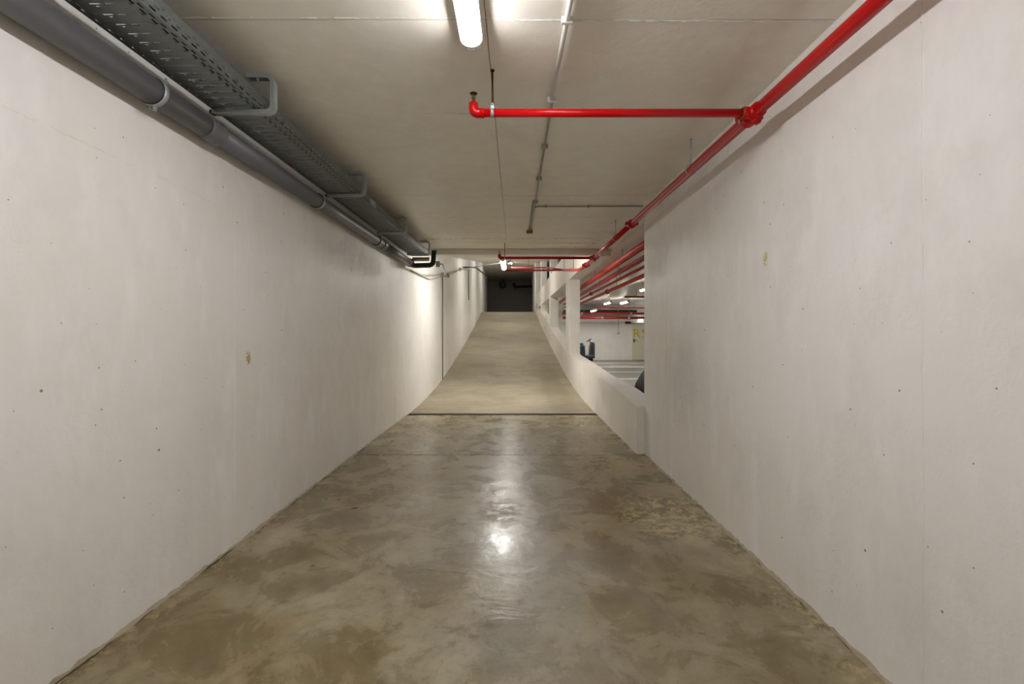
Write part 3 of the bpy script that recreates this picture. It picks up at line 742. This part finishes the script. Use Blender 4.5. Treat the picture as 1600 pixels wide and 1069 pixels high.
MB().box((2.5, 23.75, 2.52), (6.35, 24.1, 2.54)).box((2.5, 23.74, 2.52), (6.35, 23.75, 2.64)).build('tray_body', 'tray_green', gt)
for k in range(5):
    MB().prism([(24.2, 2.50), (23.75, 2.50), (23.75, 2.515), (24.2, 2.42)], 'x', 2.9+.8*k, 2.94+.8*k).build('support_arm', 'tray_green', gt)
sb = thing('sprinkler_drop', (5.37, 23.7, 1.38), 'thin vertical rod ending in a small box in front of the garage back wall', 'rod')
MB().cyl((5.37, 23.7, 1.44), (5.37, 23.7, CEIL), .014, 8).build('rod', 'galv', sb)
MB().box((5.31, 23.67, 1.38), (5.43, 23.73, 1.45)).bevel(.01).build('end_box', 'grey_plastic', sb)
sg = thing('wall_sign', (6.0, 24.1, 1.9), 'small dark red sign high on the garage back wall left of the door', 'sign')
MB().box((5.84, 24.15, 1.93), (6.14, 24.17, 2.04)).build('sign_plate', 'scuff', sg)
MB().box((5.86, 24.17, 1.95), (6.12, 24.2, 2.02)).build('backing', 'dark_metal', sg)
rl = thing('wall_lamp', (6.65, 24.1, 2.06), 'oval bluish-white lamp above the garage door', 'lamp')
m_ = MB().lathe((6.65, 24.20, 2.13), (0,-1,0), [(0,.15),(.03,.15),(.04,.14)], 24)
for v in m_.bm.verts: v.co.z = 2.13+(v.co.z-2.13)*.5
m_.build('backplate', 'dark_metal', rl)
m_ = MB().lathe((6.65, 24.16, 2.13), (0,-1,0), [(0,.135),(.03,.125),(.05,.10),(.06,.05)], 24)
for v in m_.bm.verts: v.co.z = 2.13+(v.co.z-2.13)*.5
m_.build('diffuser', 'lamp_d', rl)
# door with lettering
dw = struct('door_2', MB().box((6.20, 24.14, 0), (6.24, 24.21, 1.99)).box((7.24, 24.14, 0), (7.28, 24.21, 1.99)).box((6.20, 24.14, 1.95), (7.28, 24.21, 1.99)), 'door')
leafd = MB().box((6.245, 24.155, .01), (7.235, 24.20, 1.945)).build('door_leaf', 'door', dw)
MB().box((6.28, 24.135, .93), (6.33, 24.155, 1.13)).cyl((6.305, 24.14, 1.06), (6.305, 24.09, 1.06), .012, 8).cyl((6.305, 24.095, 1.06), (6.43, 24.095, 1.06), .012, 8).build('door_handle', 'dark_metal', leafd)
for i, ch in enumerate('RS'):
    cu = bpy.data.curves.new('letter', 'FONT'); cu.body = ch; cu.size = .66; cu.extrude = .004; cu.offset = .002
    tmp = bpy.data.objects.new('letter', cu); COL.objects.link(tmp)
    bpy.context.view_layer.update()
    me = bpy.data.meshes.new_from_object(tmp.evaluated_get(bpy.context.evaluated_depsgraph_get()))
    bpy.data.objects.remove(tmp)
    me.transform(Matrix.Translation((6.24+.47*i, 24.148, 1.19)) @ Matrix.Rotation(PI/2, 4, 'X'))
    me.materials.clear(); me.materials.append(M['yellow'])
    o = bpy.data.objects.new('letter', me); COL.objects.link(o); o.parent = leafd
# parking bay lines
for d, lab in ((11.66, 'white bay line nearest the opening'), (14.3, 'second white bay line'), (16.8, 'third white bay line'), (19.3, 'fourth white bay line'), (21.8, 'farthest white bay line')):
    tag(MB().box((2.5, d-.085, .0), (7.7, d+.085, .003)).build('bay_line', 'line'), lab+' painted on the garage floor', 'floor marking', 'white bay lines')

# ride-on scrubber
sc = thing('floor_scrubber', (3.2, 22.5, 0), 'dark ride-on floor cleaning machine with blue trim parked behind the first column', 'cleaning machine')
y0, y1 = 22.2, 22.85
MB().prism([(2.35,.18),(3.42,.18),(3.42,.42),(3.40,.80),(3.30,.86),(2.45,.86),(2.35,.75)], 'y', y0, y1).bevel(.03, 2).build('tank_body', 'machine', sc)
MB().box((2.5, y0-.005, .79), (3.38, y1+.005, .84)).build('trim_strip', 'blue', sc)
MB().prism([(2.95,.86),(3.35,.86),(3.33,.93),(3.0,.94)], 'y', y0+.1, y1-.1).prism([(2.85,.86),(2.98,.9),(2.90,1.2),(2.80,1.2)], 'y', y0+.1, y1-.1).build('seat', 'black', sc)
MB().prism([(3.40,.18),(3.90,.20),(3.90,.34),(3.40,.34)], 'y', y0+.03, y1-.03).bevel(.02, 2).build('footplate', 'machine', sc)
MB().prism([(3.66,.32),(3.90,.28),(3.90,.90),(3.84,.98),(3.76,.98),(3.70,.80)], 'y', y0+.05, y1-.05).bevel(.025, 2).build('front_column', 'machine', sc)
c_ = MB().cyl((3.74, 22.52, .93), (3.66, 22.52, 1.07), .02, 10).build('steering_post', 'black', sc)
MB().ring((3.655, 22.52, 1.075), (-.5, 0, .86), .14, .013, 24, 8).tube([(3.655-.11, 22.52, 1.02), (3.655+.12, 22.52, 1.13)], .012, 6).build('steering_wheel', 'black', c_)
for x, yy in ((3.72, 22.52), (2.6, 22.2), (2.6, 22.85)):
    MB().lathe((x, yy-.05, .13), (0,1,0), [(0,.10),(.01,.13),(.09,.13),(.10,.10)], 20).build('wheel', 'black', sc)
MB().lathe((3.2, 22.52, .02), (0,0,1), [(0,.30),(.10,.30),(.16,.27)], 24).build('brush_deck', 'dark_metal', sc)

# black car behind end of right wall
ca = thing('car', (4.7, 10.5, 0), 'black car whose sloping nose peeks out past the end of the right wall', 'car')
prof = [(3.06,.10),(3.05,.16),(3.08,.26),(3.14,.36),(3.22,.50),(3.45,.70),(3.9,.86),(4.2,.92),(5.9,.98),(6.9,.96),(7.05,.80),(7.1,.45),(7.05,.16)]
bm_ = MB(); ys = [(9.45,.86),(9.52,.95),(9.7,1.0),(10.9,1.0),(11.08,.95),(11.15,.86)]
rows = []
for y, k in ys:
    rows.append([bm_.bm.verts.new((5.05+(x-5.05)*k, y, .55+(z-.55)*(k**.5))) for x, z in prof])
for A, B in zip(rows, rows[1:]):
    for k in range(len(prof)-1):
        f = bm_.bm.faces.new((A[k], A[k+1], B[k+1], B[k])); f.smooth = True
    bm_.bm.faces.new((A[-1], A[0], B[0], B[-1]))
bm_.bm.faces.new(rows[0]); bm_.bm.faces.new(rows[-1][::-1])
body = bm_.build('body', 'car', ca)
MB().hexa([(4.3,9.60,.86),(6.8,9.60,.92),(6.8,11.0,.92),(4.3,11.0,.86),(5.0,9.80,1.40),(6.3,9.80,1.40),(6.3,10.80,1.40),(5.0,10.80,1.40)]).bevel(.04, 3).build('cabin', 'glass', ca)
MB().box((5.03, 9.82, 1.395), (6.28, 10.78, 1.425)).bevel(.012, 2).build('roof', 'car', ca)
for x in (3.85, 6.3):
    for y in (9.44, 10.98):
        wh = MB().lathe((x, y, .32), (0,1,0), [(0,.24),(.01,.30),(.03,.32),(.15,.32),(.17,.30),(.18,.24)], 28).build('wheel', 'black', ca)
        MB().lathe((x, y-.004, .32), (0,1,0), [(0,.20),(.188,.20)], 12).build('hub', 'galv', wh)

ca.location.x -= .19
# dark things at the top of the ramp
jf = thing('dark_fan', (-1.0, 37.5, 5.2), 'dark round shape hanging under the ceiling in the unlit space at the ramp top', 'fan')
MB().lathe((-1.0, 37.2, 5.42), (0,1,0), [(0,.22),(.02,.27),(.10,.25),(.5,.25),(.58,.27),(.6,.22)], 24).build('fan_body', 'dark_metal', jf)
MB().cyl((-1.0, 37.5, 5.6), (-1.0, 37.5, 5.86), .03, 8).build('hanger', 'dark_metal', jf)
du = thing('dark_duct', (.9, 36.5, 5.2), 'black horizontal duct under the ceiling of the unlit space at the ramp top', 'duct')
MB().tube([(-.1, 36.5, 5.45), (-.1, 36.5, 5.15), (2.9, 36.5, 5.15)], .10, 16, True, .12).build('duct_run', 'dark_metal', du)
MB().cyl((1.2, 36.5, 5.2), (1.2, 36.5, 5.86), .02, 8).build('hanger', 'dark_metal', du)

# bits on the floor
def bit(x, y, s_, a, lab, cat='leaf', mat='leaf'):
    mb = MB(); n = 9; ring = []
    c = mb.bm.verts.new((x, y, .008*s_*40))
    for k in range(n):
        t_ = 2*PI*k/n; r_ = s_*(1 if k % 2 else .7); dx = r_*math.cos(t_)*1.6; dy = r_*math.sin(t_)*.6
        ring.append(mb.bm.verts.new((x+dx*math.cos(a)-dy*math.sin(a), y+dx*math.sin(a)+dy*math.cos(a), .001)))
    for k in range(n): mb.bm.faces.new((c, ring[k], ring[(k+1) % n]))
    mb.bm.faces.new(ring[::-1])
    tag(mb.build('leaf', mat), lab, cat)
bit(-1.325, 3.76, .022, .3, 'small dark dry leaf on the floor closer to the ramp')
bit(-1.26, 2.83, .012, .8, 'tiny dark dry leaf on the floor at the lower left')
